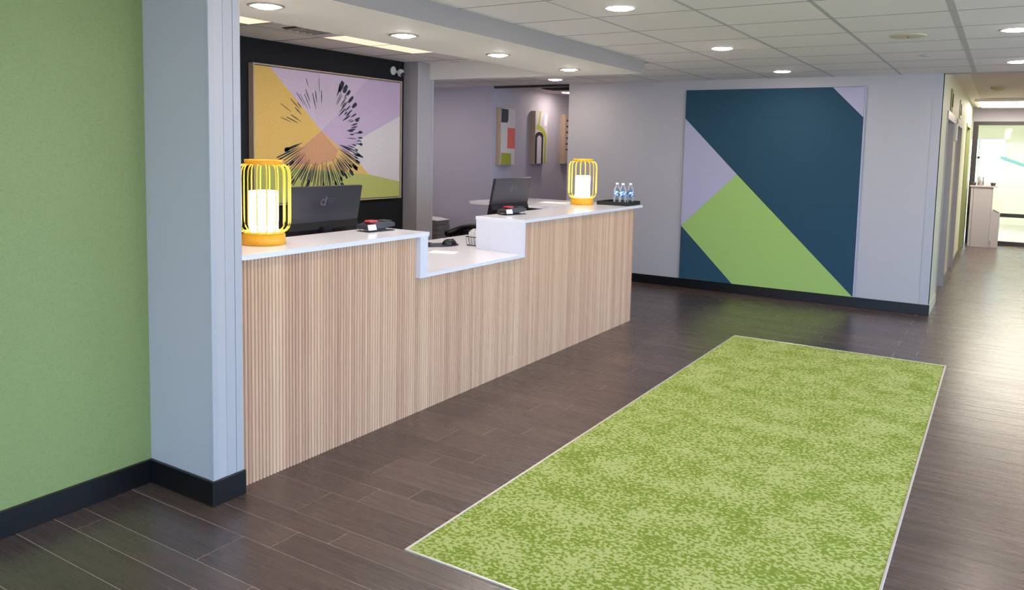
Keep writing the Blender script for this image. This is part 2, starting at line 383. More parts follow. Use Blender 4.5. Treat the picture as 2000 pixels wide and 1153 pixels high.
# far end: dark framed glass partition and the bright room behind
gp = thing('window_3', (0, 17.4, 0), 'dark framed glass partition closing the corridor', None); gp['kind'] = 'structure'
MB().box(-.56, 1.6, 0, .07, 2.25, 2.32).build('head_rail', M['dark_frame'], gp)
MB().box(-.56, 1.6, 0, .07, .53, .6).build('mid_rail', M['dark_frame'], gp)
MB().box(-.56, 1.6, 0, .07, 0, .07).build('bottom_rail', M['dark_frame'], gp)
MB().box(-.56, -.47, 0, .07, .07, 2.25).build('stile', M['dark_frame'], gp)
MB().box(1.52, 1.6, 0, .07, .07, 2.25).build('stile', M['dark_frame'], gp)
MB().box(-.47, 1.52, .03, .04, .6, 2.25).build('pane', M['glass'], gp)
MB().box(-.47, 1.52, .03, .04, .07, .53).build('pane', M['glass'], gp)
struct('wall_partition_header', (XE, 1.6, 17.4, 17.5, 2.32, 2.7), M['lav_wall'], 'grey wall strip above the glass partition')
fr_ = struct('wall_far_room', (.02, 4.0, 23.0, 23.12, 0, 3.0), M['far_wall'], 'pale green-white wall of the room behind the glass')
struct('wall_far_room_sill', (-3.0, .02, 23.0, 23.12, 0, 1.0), M['far_wall'], 'wall below the far room window')
struct('wall_far_room_header', (-3.0, .02, 23.0, 23.12, 2.15, 3.0), M['far_wall'], 'wall above the far room window')
struct('wall_far_room_left', (-3.1, -3.0, 17.5, 23.12, 0, 3.0), M['far_wall'], 'side wall of the far room')
struct('wall_far_room_right', (4.0, 4.1, 17.5, 23.12, 0, 3.0), M['far_wall'], 'other side wall of the far room')
wf = thing('window_4', (-.8, 23.05, 0), 'bright white-framed window in the room behind the glass', None); wf['kind'] = 'structure'
for z in (1.0, 1.62, 2.1): MB().box(-2.2, .82, -.03, .03, z, z+.05).build('window_rail', M['white_plastic'], wf)
for x in (-2.2, -1.4, -.6, .2, .77): MB().box(x, x+.05, -.03, .03, 1.05, 2.1).build('window_stile', M['white_plastic'], wf)
MB().box(-2.15, .77, -.004, .004, 1.05, 2.1).build('pane', M['glass'], wf)
st_ = tag(MB().prism([(-.1, 1.62), (1.6, .98), (1.6, 1.06), (-.1, 1.70)], 'y', 22.99, 22.999).build('wall_stripe', M['teal']), 'teal diagonal stripe on the far room wall', 'stripe')
portal('daylight_far', (-1.49, 22.9, 1.57), (PI/2, 0, 0), 3.0, 1.15)

pav = simple('pale_concrete', (196, 190, 180), .9, var=.06, scale=3)
struct('ground_front', (-30, 40, -40, -3.12, -.3, -.14), pav, 'pale concrete paving outside the storefront')
struct('ground_side', (3.32, 40, -3.12, 40, -.3, -.14), pav, 'pale concrete paving beside the building')
struct('ground_far', (-30, 3.32, 23.2, 60, -.3, -.14), pav, 'pale paving beyond the far room window')

# ------------------------------------------------------------------ baseboards
def bb(name, b, label): return tag(MB().box(*b).bevel(.002, 1).build(name, M['black_base']), label, None, None, 'structure')
bb('baseboard_left', (-3.36, -3.344, -3.0, 2.164, 0, .112), 'black baseboard along the green wall')
bb('baseboard_column', (-3.36, -2.884, 2.164, 2.18, 0, .112), 'black baseboard on the front of the grey column')
bb('baseboard_column_side', (-2.9, -2.884, 2.18, 2.345, 0, .112), 'black baseboard on the side of the grey column beside the desk')
bb('baseboard_mural', (-4.81, -.562, YW-.016, YW, 0, .108), 'black baseboard under the felt mural')
bb('baseboard_back_left', (-8.1, -5.955, YW-.016, YW, 0, .108), 'black baseboard beyond the staff opening')

# ------------------------------------------------------------------ floor
fl_ = struct('floor', (-8.2, 4.1, -3.1, 23.2, -.12, -.0012), M['grout'], 'dark wood-look tile floor with long staggered planks')
rows = [(2.067, .153, -2.404), (2.220, .127, -2.234), (2.347, .226, -2.565)]
PER, LEN, GAP = .506, .945, .004
RUG = (-1.945, -.285, 2.352, 6.9)
def seen(x, y):
    d = Vector((x, y, -1.62)); z = d.dot(fw)
    if z < .3: return None
    u = CX+F*d.dot(r2)/z; v_ = CY+F*d.dot(d2)/z
    return z if -150 < u < 2150 and v_ < 1350 else None
planks = []
for kk in range(-11, 42):
    for y0, w, jx in rows:
        ya = y0+PER*kk; yb = ya+w
        if yb < -3 or ya > 23: continue
        for n in range(-7, 8):
            xa = jx+LEN*n; xb = xa+LEN
            if xb < -8.1 or xa > 4: continue
            if xa > RUG[0] and xb < RUG[1] and ya > RUG[2] and yb < RUG[3]: continue
            if ya > 9.2 and not (-.6 < xb and xa < 1.6) and not (xa < -4.7 and ya < 13): continue
            if ya > 17.6: continue
            if xb < -3.4 and ya < 2.2: continue
            zz = [seen(min(max(px, xa), xb), py) for px in (xa, (xa+xb)/2, xb) for py in (ya, yb)]
            zz = [q for q in zz if q]
            hid = xb < -2.96 and 2.3 < ya < 6.9
            planks.append(((min(zz) if zz and not hid else 99), xa, xb, ya, yb))
planks.sort()
pm = {}
stuff = MB()
for i, (z, xa, xb, ya, yb) in enumerate(planks):
    if i < 300 and z < 99:
        key = round(yb-ya, 3)
        if key not in pm:
            hl_, hw_ = LEN/2-GAP/2, (yb-ya)/2-GAP/2
            pm[key] = MB().box(-hl_, hl_, -hw_, hw_, -.0012, 0, False).mesh('plank')
        link('plank', pm[key], M['plank'], fl_, ((xa+xb)/2, (ya+yb)/2, 0))
    else: stuff.box(xa+GAP/2, xb-GAP/2, ya+GAP/2, yb-GAP/2, -.0012, 0, False)
tag(stuff.build('distant_planks', M['plank'], fl_), None, None, None, 'stuff')
struct('floor_far_room', (-3.0, 4.0, 17.5, 23.0, -.003, .001), simple('far_room_vinyl', (200, 192, 182), .4), 'pale floor of the room behind the glass')

# entrance carpet in its metal frame
rug = thing('entrance_carpet', (RUG[0], RUG[2], 0), 'long lime-green flecked carpet with a thin metal edge', 'carpet')
rw, rl = RUG[1]-RUG[0], RUG[3]-RUG[2]
MB().box(.012, rw-.012, .012, rl-.012, -.002, .004).build('carpet_pile', M['carpet'], rug)
for b_ in ((0, rw, 0, .011), (0, rw, rl-.011, rl), (0, .011, .011, rl-.011), (rw-.011, rw, .011, rl-.011)):
    MB().box(*b_, -.002, .0065).bevel(.0015, 1).build('edge_strip', M['alu'], rug)

# ------------------------------------------------------------------ ceilings
cl = struct('ceiling', (-8.2, 3.32, -3.1, YW+.14, 2.6, 2.72), M['soffit'], 'white suspended tile ceiling of the lobby')
GX = [-2.93+.6555*i for i in range(-9, 11)]
GY0, GP = 4.59-.6355*12, .6355
tm = {}
def tile(x0, x1, y0, y1, z, parent):
    g1, g2 = .012, .004
    key = (round(x1-x0, 3), round(y1-y0, 3))
    if key not in tm:
        hx, hy = (x1-x0)/2-g1, (y1-y0)/2-g2
        tm[key] = MB().box(-hx, hx, -hy, hy, 0, .02).mesh('ceiling_tile')
    return link('ceiling_tile', tm[key], M['tile'], parent, ((x0+x1)/2, (y0+y1)/2, z))
for i in range(len(GX)-1):
    for j in range(0, 21):
        x0, x1 = GX[i], min(GX[i+1], 3.2); y0 = GY0+GP*j; y1 = min(y0+GP, YW)
        if y0 >= YW-.05 or y0 < -3.1 or x0 > 3.1: continue
        if x1 < -2.9 and y0 < 6.8: continue
        if x0 < -8: continue
        tile(x0, x1, y0, y1, ZC, cl)
for i, x in enumerate(GX):
    if -8 < x < 3.2:
        w = .019 if abs(x+.31) < .1 else .0095
        ya = -3.0 if x > -2.9 else 6.9
        box('grid_bar', (x-w, x+w, ya, YW, ZC-.001, ZC+.012), M['grid'], cl)
for j in range(0, 21):
    y = GY0+GP*j
    if -3 < y < YW: box('cross_bar', (-2.88 if y < 6.9 else -8.0, 3.19, y-.0028, y+.0028, ZC-.0012, ZC+.004), M['cross'], cl)
box('grid_backing', (-8.1, 3.2, 6.9, YW, ZC+.021, ZC+.03), M['gap'], cl)
box('grid_backing', (-2.9, 3.2, -3.0, 6.9, ZC+.021, ZC+.03), M['gap'], cl)
# soffit over the desk and cross beam to the pilaster
sf = tag(MB().box(-3.74, -2.89, -.0+2.342, 6.885, ZS, 2.6).build('ceiling_soffit', M['soffit']), 'dropped plaster soffit running above the reception desk', None, None, 'structure')
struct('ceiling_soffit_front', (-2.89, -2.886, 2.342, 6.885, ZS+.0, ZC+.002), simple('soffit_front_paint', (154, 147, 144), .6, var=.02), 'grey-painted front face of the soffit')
struct('ceiling_beam', (-5.30, -3.74, 6.76, 6.885, ZS, 2.6), M['soffit'], 'plaster beam between pilaster and soffit')
struct('ceiling_soffit_near', (-3.74, -2.886, 2.18, 2.342, ZS, 2.6), M['soffit'], 'soffit end above the grey column')
# ceiling behind the desk
co = struct('ceiling_office', (-5.49, -3.74, 2.342, 6.76, 2.56, 2.59), M['grid'], 'suspended tile ceiling of the staff area')
bx_ = [-5.49, -4.905, -4.30, -3.74]; by_ = [2.342, 2.83, 3.44, 4.05, 4.787, 5.385, 5.99, 6.56]
PANELS = [(1, 1), (1, 2), (1, 4), (1, 5)]
for i in range(3):
    for j in range(len(by_)-1):
        if (i, j) in PANELS: continue
        tile(bx_[i], bx_[i+1], by_[j], by_[j+1], ZB, co)
for x in bx_[1:3]: box('grid_bar', (x-.009, x+.009, 2.342, 6.76, ZB-.002, ZB+.02), M['grid'], co)
for y in by_[1:]: box('grid_bar', (-5.49, -3.74, y-.005, y+.005, ZB-.001, ZB+.02), M['gap'], co)
tile(-5.30, -3.74, 6.56, 6.76, ZB, co)
for kx, (ya, yb, lab) in enumerate(((2.83, 4.05, 'lit ceiling troffer panel half hidden by the grey column'), (4.787, 5.99, 'long lit cream troffer panel above the large art'))):
    t = thing('ceiling_troffer', (-4.6, (ya+yb)/2, ZB), lab, 'light', 'staff area ceiling lights')
    h = (yb-ya)/2-.01
    MB().box(-.29, .29, -h, h, .0, .008).build('lens', M['lens_panel'], t)
    MB().box(-.295, .295, -h, h, .009, .045).build('housing', M['white_plastic'], t)
vt = thing('ceiling_vent', (-4.66, 4.43, ZB), 'dark slotted air vent in the staff area ceiling', 'vent')
MB().box(-.12, .12, -.17, .17, -.006, -.0005).build('frame', M['vent_dark'], vt)
for q in range(5): MB().box(-.11, .11, -.15+q*.07, -.12+q*.07, -.016, -.006).build('slat', M['grid'], vt)
# passage and corridor ceilings
cp = struct('ceiling_passage', (-6.0, -4.69, YW+.02, 13.1, ZC+.01, 2.6), M['corr_ceiling'], 'passage ceiling beyond the mural wall')
struct('trim_1', (-5.97, -4.81, YW, YW+.05, ZC-.03, ZC+.01), M['dark_frame'], 'dark strip at the passage ceiling edge')
pv = thing('ceiling_vent', (-5.25, 9.75, ZC+.01), 'brown ceiling grille in the passage with the canvases', 'vent')
MB().box(-.3, .3, -.16, .16, -.012, -.0005).build('frame', M['dark_frame'], pv)
for q in range(6): MB().box(-.27, .27, -.14+q*.05, -.12+q*.05, -.02, -.012).build('slat', M['vent_dark'], pv)
ck = struct('ceiling_corridor', (XE-.1, 1.72, YW+.14, 17.5, ZK, 2.72), M['corr_ceiling'], 'pinkish-grey corridor ceiling')
struct('trim_2', (-.57, 1.6, YW, YW+.14, ZC+.001, ZK), M['lav_wall'], 'step between lobby and corridor ceilings')
box('ceiling_strip', (XE, XE+.16, YW+.14, 17.4, ZK-.006, ZK), M['tile'], ck)
struct('ceiling_far_room', (-3.1, 4.1, 17.5, 23.2, 2.75, 2.85), M['far_ceiling'], 'cream ceiling of the far room')

# downlights
def downlight(loc, label, recessed=False, group='lobby ceiling downlights'):
    t = thing('downlight', loc, label, 'light', group)
    if recessed:
        MB().lathe([(.056, .02), (.066, .002), (.07, -.004), (.09, -.006), (.098, -.0005)], 32).build('trim_ring', M['ring'], t)
        MB().lathe([(0, -.014), (.045, -.0125), (.054, -.006), (.055, .0)], 32).build('lens', M['lens_soffit'], t)
    else:
        MB().lathe([(.08, -.001), (.082, -.006), (.094, -.005), (.096, -.0005)], 32).build('trim_ring', M['white_plastic'], t)
        MB().lathe([(0, -.012), (.06, -.011), (.078, -.006), (.08, -.001)], 32).build('lens', M['lens'], t)
    return t
d0 = downlight((-3.33, 2.86, ZS), 'recessed downlight in the soffit closest to the grey column', True, 'soffit downlights')
for y, lab in ((4.01, 'recessed downlight in the soffit, second from the grey column'), (5.13, 'recessed downlight in the soffit, third from the grey column'), (6.3, 'recessed downlight at the far end of the soffit')):
    dup(d0, (-3.36, y, ZS), label=lab)
d1 = downlight((-1.985, 4.335, ZC), 'round lobby downlight at the top edge of the photo, beside the soffit')
for x, y, lab in ((-1.99, 6.33, 'round lobby downlight midway between soffit and mural'), (-1.98, 8.3, 'round lobby downlight just above the navy mural'),
                  (.005, 6.13, 'round lobby downlight by the photo edge, nearer of the pair'), (.04, 8.13, 'round lobby downlight by the photo edge above the corridor mouth'),
                  (-4.66, 8.385, 'round downlight between beam and mural wall, over the staff opening')):
    dup(d1, (x, y, ZC), label=lab)
dup(d1, (-5.6, 10.46, ZC+.01), label='round downlight in the passage with the canvases', group='passage downlights')
for x, y in ((-1.99, 2.3), (-1.99, .3), (-1.99, -1.7), (0, 4.1), (0, 2.1), (0, .1), (0, -1.9), (2, 8.1), (2, 6.1), (2, 4.1), (2, 2.1), (2, .1)):
    row = {-1.99: 'in the row by the soffit', 0: 'in the middle row', 2: 'in the row by the side windows'}[x]
    dup(d1, (x, y, ZC), label='out-of-frame lobby downlight %s, %s from the storefront' % (row, ['first', 'second', 'third', 'fourth', 'fifth', 'sixth'][int((y+2)//2)]), group='lobby downlights outside the photo')
dup(d1, (-5.35, 12.2, ZC+.01), label='added round downlight deep in the passage, hidden by the mural wall', group='passage downlights')  # extra unseen lamp that lifts the dark passage
for x, y, g_ in ((.75, 9.9, 0), (.75, 11.6, 0), (.9, 16.4, 1)): dup(d1, (x, y, ZK), label='added out-of-frame corridor fill light %s' % {9.9: 'by the first elevator', 11.6: 'between the elevators', 16.4: 'by the glass partition'}[y], group='added corridor fill lights')  # added lamps that brighten the dim corridor
for x, y in ((-6.6, 7.9), (-7.5, 7.9)): dup(d1, (x, y, ZC), label='added hidden fill downlight behind the pilaster, %s' % ('closer to the opening' if x > -7 else 'deeper in the room'), group='added hidden fill downlights')  # unseen lamps put in to light the walls past the staff opening
for x in (-1.6, .6, 2.6):  # glowing panels added to brighten the room behind the glass
    t = thing('added_fill_panel', (x, 20.2, 2.75), 'added square fill panel on the far room ceiling, %s' % {-1.6: 'behind the corridor wall', .6: 'over the blue chair', 2.6: 'out of the frame'}[x], 'light', 'added far room fill panels')
    MB().box(-.6, .6, -.6, .6, -.02, -.0005).build('frame', M['white_plastic'], t)
    MB().box(-.56, .56, -.56, .56, -.03, -.0205).build('lens', M['lens_corr'], t)
# corridor light, detector, ceiling discs
cf = thing('ceiling_light', (.3, 15.95, ZK), 'long white lit fixture on the corridor ceiling', 'light')
MB().box(-.8, .8, -.85, .85, -.05, -.0005).bevel(.01, 1).build('housing', M['white_plastic'], cf)
MB().box(-.72, .72, -.78, .72, -.062, -.0505).build('lens', M['lens_corr'], cf)
MB().box(-.5, .5, .74, .8, -.075, -.0505).build('dark_slot', M['vent_dark'], cf)
sd = thing('smoke_detector', (-.134, 12.7, ZK), 'small white smoke detector on the corridor ceiling', 'detector')
MB().lathe([(.1, -.0005), (.1, -.02), (.07, -.035), (.045, -.05), (0, -.052)], 20).build('body', M['beige_disc'], sd)
for y, w_ in ((10.1, 'first past the lobby'), (11.9, 'second past the lobby'), (13.7, 'third past the lobby')):  # panels added out of view to brighten and warm the right-hand floor
    t = thing('ceiling_troffer', (1.0, y, ZK), 'added warm fill panel, unseen on the corridor ceiling, %s' % w_, 'light', 'added corridor fill panels')
    MB().box(-.31, .31, -.61, .61, -.012, -.0005).build('frame', M['white_plastic'], t)
    MB().box(-.28, .28, -.58, .58, -.02, -.0125).build('lens', M['lens_fill'], t)
cs = thing('ceiling_speaker', (-.63, 6.17, ZC), 'faded beige round speaker cover on the lobby ceiling', 'speaker')
MB().lathe([(.118, -.0005), (.118, -.004), (.105, -.008), (.02, -.0085), (0, -.0085)], 32).build('cover', M['beige_disc'], cs)
MB().lathe([(.01, -.009), (.008, -.011), (0, -.011)], 10, (.0, 0)).build('screw', M['vent_dark'], cs)
sp = thing('sprinkler_cover', (-.62, 7.4, ZC), 'small flush white sprinkler cover on the lobby ceiling', 'sprinkler')
MB().lathe([(.045, -.0005), (.045, -.006), (.04, -.008), (0, -.008)], 20).build('cap', M['grid'], sp)

# ------------------------------------------------------------------ reception desk
DX = -2.946; TH = 1.084; TL = .835; SP = .021
Y0, Y1, Y2, Y3 = 2.348, 3.645, 4.862, 6.896
dk = thing('reception_desk', (-3.1, 4.6, 0), 'long reception desk faced in pale fluted wood', 'desk')
def dkb(name, b, mat, **kw):
    o = box(name, b, mat, None, kw.get('bev', 0)); o.parent = dk; o.matrix_parent_inverse = Matrix.Translation((3.1, -4.6, 0)); return o
dkb('carcass', (-3.31, DX-.011, Y0, Y1, 0, TH), M['slat'])
dkb('carcass', (-3.31, DX-.011, Y1, Y2, 0, TL), M['slat'])
dkb('carcass', (-3.335, DX-.011, Y2, Y3-.004, 0, TH), M['slat'])
dkb('end_panel', (-3.375, DX+.001, Y3-.004, Y3, 0, TH), M['slat'])
dkb('return_panel', (-4.0, -3.36, 6.2, 6.86, 0, TH), M['black_plastic'])
dkb('worktop_support', (-3.93, -3.32, 2.36, 6.19, .72, .834), M['white_panel'])
prof = [(DX-.011, -SP/2+.0008), (DX-.006, -SP/2+.0018), (DX-.0016, -SP/2+.0052), (DX, 0), (DX-.0016, SP/2-.0052), (DX-.006, SP/2-.0018), (DX-.011, SP/2-.0008)]
sm = {h: MB().prism([(x+3.1, y) for x, y in prof], 'z', 0, h).mesh('slat') for h in (TH, TL)}
n_s = int((Y3-.006-Y0)/SP)
for i in range(n_s):
    y = Y0+.002+SP*(i+.5)
    h = TL if Y1 < y < Y2 else TH
    link('slat', sm[h], M['slat'], dk, (0, y-4.6, 0))
# white stone counters
XF = -2.915
ct = thing('countertop', (-3.1, 4.6, TL), 'glossy white stone countertop with a lowered middle section', 'countertop')
def ctp(name, mb, mat=M['white_stone']):
    mb.xf(Matrix.Translation((3.1, -4.6, -TL))); return mb.build(name, mat, ct)
ctp('left_slab', MB().prism([(-3.325, 2.346), (XF-.045, 2.346), (XF-.012, 2.358), (XF, 2.39), (XF, 3.735), (-3.325, 3.735)], 'z', TH, 1.108))
ctp('left_riser', MB().box(-3.325, XF, 3.650, 3.722, TL, TH), M['white_panel'])
ctp('low_slab', MB().box(-3.966, XF, 3.722, Y2-.016, TL, .857))
ctp('right_riser', MB().box(-3.34, XF, Y2-.016, Y2-.0003, TL, TH), M['white_panel'])
ctp('right_slab', MB().prism([(-3.345, Y2-.018), (XF, Y2-.018), (XF, 7.03), (-4.32, 7.03), (-4.36, 6.99), (-4.36, 6.19), (-4.32, 6.15), (-3.345, 6.15)], 'z', TH, 1.108))
ctp('work_surface', MB().box(-3.966, -3.34, Y2-.016, 6.14, TL, .857))
ctp('work_surface', MB().box(-3.966, -3.33, 2.36, 3.722, TL, .857))

# ------------------------------------------------------------------ lamps
def lantern(loc, label):
    t = thing('table_lamp', loc, label, 'lamp', 'yellow cage lamps on the counter')
    MB().lathe([(0, 0), (.105, 0), (.107, .004), (.107, .05), (.1, .056), (.0, .056)], 40).build('base', M['amber'], t)
    MB().lathe([(.098, .056), (.104, .06), (.1, .068), (.092, .066), (.098, .056)], 40).build('lower_ring', M['yellow'], t)
    MB().lathe([(.078, .402), (.093, .402), (.093, .43), (.078, .43), (.078, .402)], 40).build('top_ring', M['amber'], t)
    MB().lathe([(0, .0565), (.07, .0565), (.072, .06), (.072, .268), (.068, .272), (0, .272)], 32).build('shade', M['shade'], t)
    pts = [(.095, 0, .062), (.112, 0, .068), (.126, 0, .085), (.132, 0, .108), (.133, 0, .14), (.133, 0, .25), (.133, 0, .34), (.13, 0, .375), (.12, 0, .395), (.105, 0, .404), (.09, 0, .406)]
    me = MB().tube(pts, .0036, 6).mesh('cage_bar')
    for q in range(18):
        o = link('cage_bar', me, M['yellow'], t); o.rotation_euler = (0, 0, 2*PI*(q+.3)/18)
    MB().tube([(-.104, .02, .012), (-.13, .05, .006), (-.15, .1, .004), (-.13, .16, .004), (-.15, .22, .004)], .003, 6).build('cord', M['white_plastic'], t)
    return t
lantern((-3.185, 2.712, 1.108), 'yellow wire-cage lamp beside the grey column')
lantern((-3.365, 6.635, 1.108), 'yellow wire-cage lamp at the far end by the bottles')

# ------------------------------------------------------------------ monitors
def monitor(loc, label, w=.57, rz=0):
    t = thing('monitor', loc, label, 'monitor', 'monitors seen from behind', rz)
    # local: back faces +x, z=0 worktop
    til = Matrix.Translation((0, 0, .14)) @ Matrix.Rotation(math.radians(11), 4, 'Y')
    hh = .385
    shell = MB().prism(rounded(-w/2, w/2, .169, hh, .006, 3), 'x', -.008, .012).xf(til).build('back_shell', M['mon_back'], t)
    MB().prism([(-.012, 0), (.034, .004), (.04, .05), (.03, .13), (.009, .168), (-.012, .168)], 'y', -w/2, w/2).xf(til).build('chin', M['mon_chin'], t)
    MB().prism([(-w/2, .172), (w/2, .172), (w/2, hh-.002), (-w/2, hh-.002)], 'x', -.0115, -.0085).xf(til).build('screen', M['black_plastic'], t)
    lg = MB()   # faint emblem: ring with a tall stem, and pale lettering bars
    for q in range(14):
        a0, a1 = 2*PI*q/14, 2*PI*(q+.8)/14; c_ = (-.03, .29)
        lg.prism([(c_[0]+.014*math.cos(a0), c_[1]+.014*math.sin(a0)), (c_[0]+.02*math.cos(a0), c_[1]+.02*math.sin(a0)), (c_[0]+.02*math.cos(a1), c_[1]+.02*math.sin(a1)), (c_[0]+.014*math.cos(a1), c_[1]+.014*math.sin(a1))], 'x', .0121, .0127)
    lg.prism([(-.016, .265), (-.010, .265), (-.006, .325), (-.012, .325)], 'x', .0121, .0127)
    lg.prism([(-.016, .305), (.004, .310), (.004, .315), (-.016, .310)], 'x', .0121, .0127)
    lg.xf(til).build('logo_mark', M['logo_grey'], shell)
    lt = MB()
    for q, (zz_, l_) in enumerate(((.306, .045), (.293, .05), (.280, .04))): lt.prism([(.014, zz_), (.014+l_, zz_), (.014+l_, zz_+.005), (.014, zz_+.005)], 'x', .0121, .0124)
    lt.xf(til).build('logo_lettering', simple('logo_faint', (66, 65, 73), .3) if 'logo_faint' not in bpy.data.materials else bpy.data.materials['logo_faint'], shell)
    MB().prism([(-.03, 0.008), (.03, 0.008), (.03, .26), (-.03, .26)], 'x', .028, .044).xf(Matrix.Translation((.035, 0, 0))).build('stand_neck', M['black_plastic'], t)
    MB().box(.02, .075, -.035, .035, .22, .275).build('hinge', M['black_plastic'], t)
    MB().prism(rounded(-.1, .11, -.12, .12, .03, 4), 'z', 0, .008).build('stand_base', M['black_plastic'], t)
    return t
monitor((-3.475, 3.375, .857), 'dark computer monitor seen from behind beside the nearer lamp')
monitor((-3.545, 5.575, .857), 'grey computer monitor seen from behind on the raised counter side')

# ------------------------------------------------------------------ card terminals
def terminal(loc, rz, label):
    t = thing('card_terminal', loc, label, 'terminal', 'card payment terminals', rz)
    # long axis local y, customer side +x
    body = MB().prism([(-.085, .012), (-.08, .03), (-.03, .044), (.06, .046), (.095, .038), (.095, .022), (.02, .012)], 'y', -.042, .042).xf(Matrix.Rotation(PI/2, 4, 'Z')).bevel(.003, 1).build('body', M['mon_back'], t)
    MB().prism(rounded(-.025, .025, -.028, .02, .008, 3), 'z', .044, .052).xf(Matrix.Translation((0, -.02, 0))).build('red_key', M['red'], body)
    MB().prism([(-.078, .009), (-.026, .009), (-.034, .036), (-.084, .036)], 'x', .0422, .0432).build('white_label', M['paper'], body)
    MB().box(-.03, .03, .03, .085, .0455, .0485).build('card_slot', M['black_plastic'], body)
    for y in (-.07, .03, .075):
        MB().tube([(.038, y, .014), (.04, y+.004, .0), (-.03, y+.004, .001), (-.03, y, .014)], .0025, 5).build('stand_leg', M['black_plastic'], t)
    MB().box(-.04, .044, -.078, .09, .0, .0035).build('stand_plate', M['black_plastic'], t)
    t.scale = (1.25, 1.25, 1.25)
    return t
terminal((-3.195, 3.56, 1.108), -.1, 'black card terminal with red key on the nearer counter')
terminal((-3.235, 5.17, 1.1085), -.25, 'black card terminal with red key in front of the far monitor')

# ------------------------------------------------------------------ tray and bottles
ty = thing('tray', (-3.105, 6.895, 1.108), 'black rectangular tray holding three water bottles', 'tray')
MB().box(-.155, .155, -.155, .155, 0, .006).build('tray_base', M['black_plastic'], ty)
for b_ in ((-.155, .155, -.155, -.147), (-.155, .155, .147, .155), (-.155, -.147, -.147, .147), (.147, .155, -.147, .147)):
    MB().box(*b_, .006, .036).build('tray_side', M['black_plastic'], ty)
bt = thing('water_bottle', (-3.14, 6.93, 1.114), 'clear water bottle on the tray, closest to the yellow lamp', 'bottle', 'water bottles on the tray')
bbody = MB().lathe([(0, 0.002), (.026, 0), (.031, .006), (.031, .05), (.029, .055), (.031, .06), (.031, .125), (.027, .148), (.016, .168), (.0125, .175), (.0125, .184)], 24).build('bottle_body', M['pet'], bt)
MB().lathe([(.0316, .075), (.0319, .077), (.0319, .122), (.0316, .124)], 24).build('label', M['label'], bbody)
MB().lathe([(.0145, .183), (.0148, .186), (.0148, .199), (.013, .201), (0, .201)], 18).build('cap', M['white_plastic'], bbody)
dup(bt, (-3.06, 6.885, 1.114), rz=1.1, label='clear water bottle on the tray, middle of the three')
dup(bt, (-3.018, 6.965, 1.114), rz=2.3, label='clear water bottle on the tray, closest to the counter end')

# ------------------------------------------------------------------ things on the low counter
mpad = thing('mouse_pad', (-3.69, 4.86, .857), 'thin black mat with padded wrist rest on the low counter', 'mat', None, 1.2)
MB().prism([(.16*math.cos(a)*(1 if math.cos(a) > 0 else 1.05), .11*math.sin(a)) for a in [2*PI*q/24 for q in range(24)]], 'z', 0, .005).build('mat', M['mon_back'], mpad)
MB().lathe([(0, .03), (.02, .027), (.035, .018), (.04, .0055)], 16).xf(Matrix.Translation((-.1, .0, 0)) @ Matrix.Diagonal((.8, 1.4, 1, 1))).build('wrist_rest', M['chair_black'], mpad)
ms = thing('computer_mouse', (-3.65, 4.93, .8625), 'glossy black computer mouse on the black mat', 'mouse', None, .9)
msh = MB().lathe([(0, .042), (.015, .04), (.028, .03), (.036, .014), (.036, .0)], 20).xf(Matrix.Diagonal((1.6, .95, 1, 1))).build('shell', M['mon_chin'], ms)
MB().tube([(.02, 0, .043), (.035, 0, .036)], .005, 8).build('wheel', M['logo_grey'], msh)
bk = thing('wire_basket', (-3.46, 5.10, .857), 'small black wire basket holding white papers beside the raised counter', 'basket')
for z, e_ in ((.003, 0), (.07, .008)):
    x, y = .07+e_, .1+e_
    MB().tube([(-x, -y, z), (x, -y, z), (x, y, z), (-x, y, z), (-x, -y, z)], .003, 5).build('rim_wire', M['black_plastic'], bk)
for q in range(9):
    y = -.1+.2*q/8
    for sx_ in (-1, 1): MB().tube([(sx_*.07, y, .003), (sx_*.078, y*1.08, .07)], .0018, 4).build('wire', M['black_plastic'], bk)
for q in range(1, 6):
    x = -.07+.14*q/6
    for sy_ in (-1, 1): MB().tube([(x, sy_*.1, .003), (x*1.1, sy_*.108, .07)], .0018, 4).build('wire', M['black_plastic'], bk)
pp = thing('paper_stack', (-3.46, 5.10, .862), 'bundle of white paper slips standing in the wire basket', 'paper')
for q in range(7): MB().box(-.06+.0165*q, -.0445+.0165*q, -.094, .094, 0, .115+.006*(q % 3)-.0012*(q-3)**2).build('slip', M['paper'], pp)
sh_ = thing('paper_sheet', (-3.42, 4.55, .857), 'loose white sheet lying on the low counter', 'paper', None, .3)
MB().prism(rounded(-.1, .1, -.07, .07, .003, 1), 'z', .0003, .0012).build('sheet', M['paper'], sh_)
s2 = thing('paper_sheet', (-3.65, 6.62, 1.108), 'white sheet lying on the far return counter', 'paper', None, .1)
MB().prism(rounded(-.14, .14, -.1, .1, .003, 1), 'z', .0003, .002).build('sheet', M['paper'], s2)

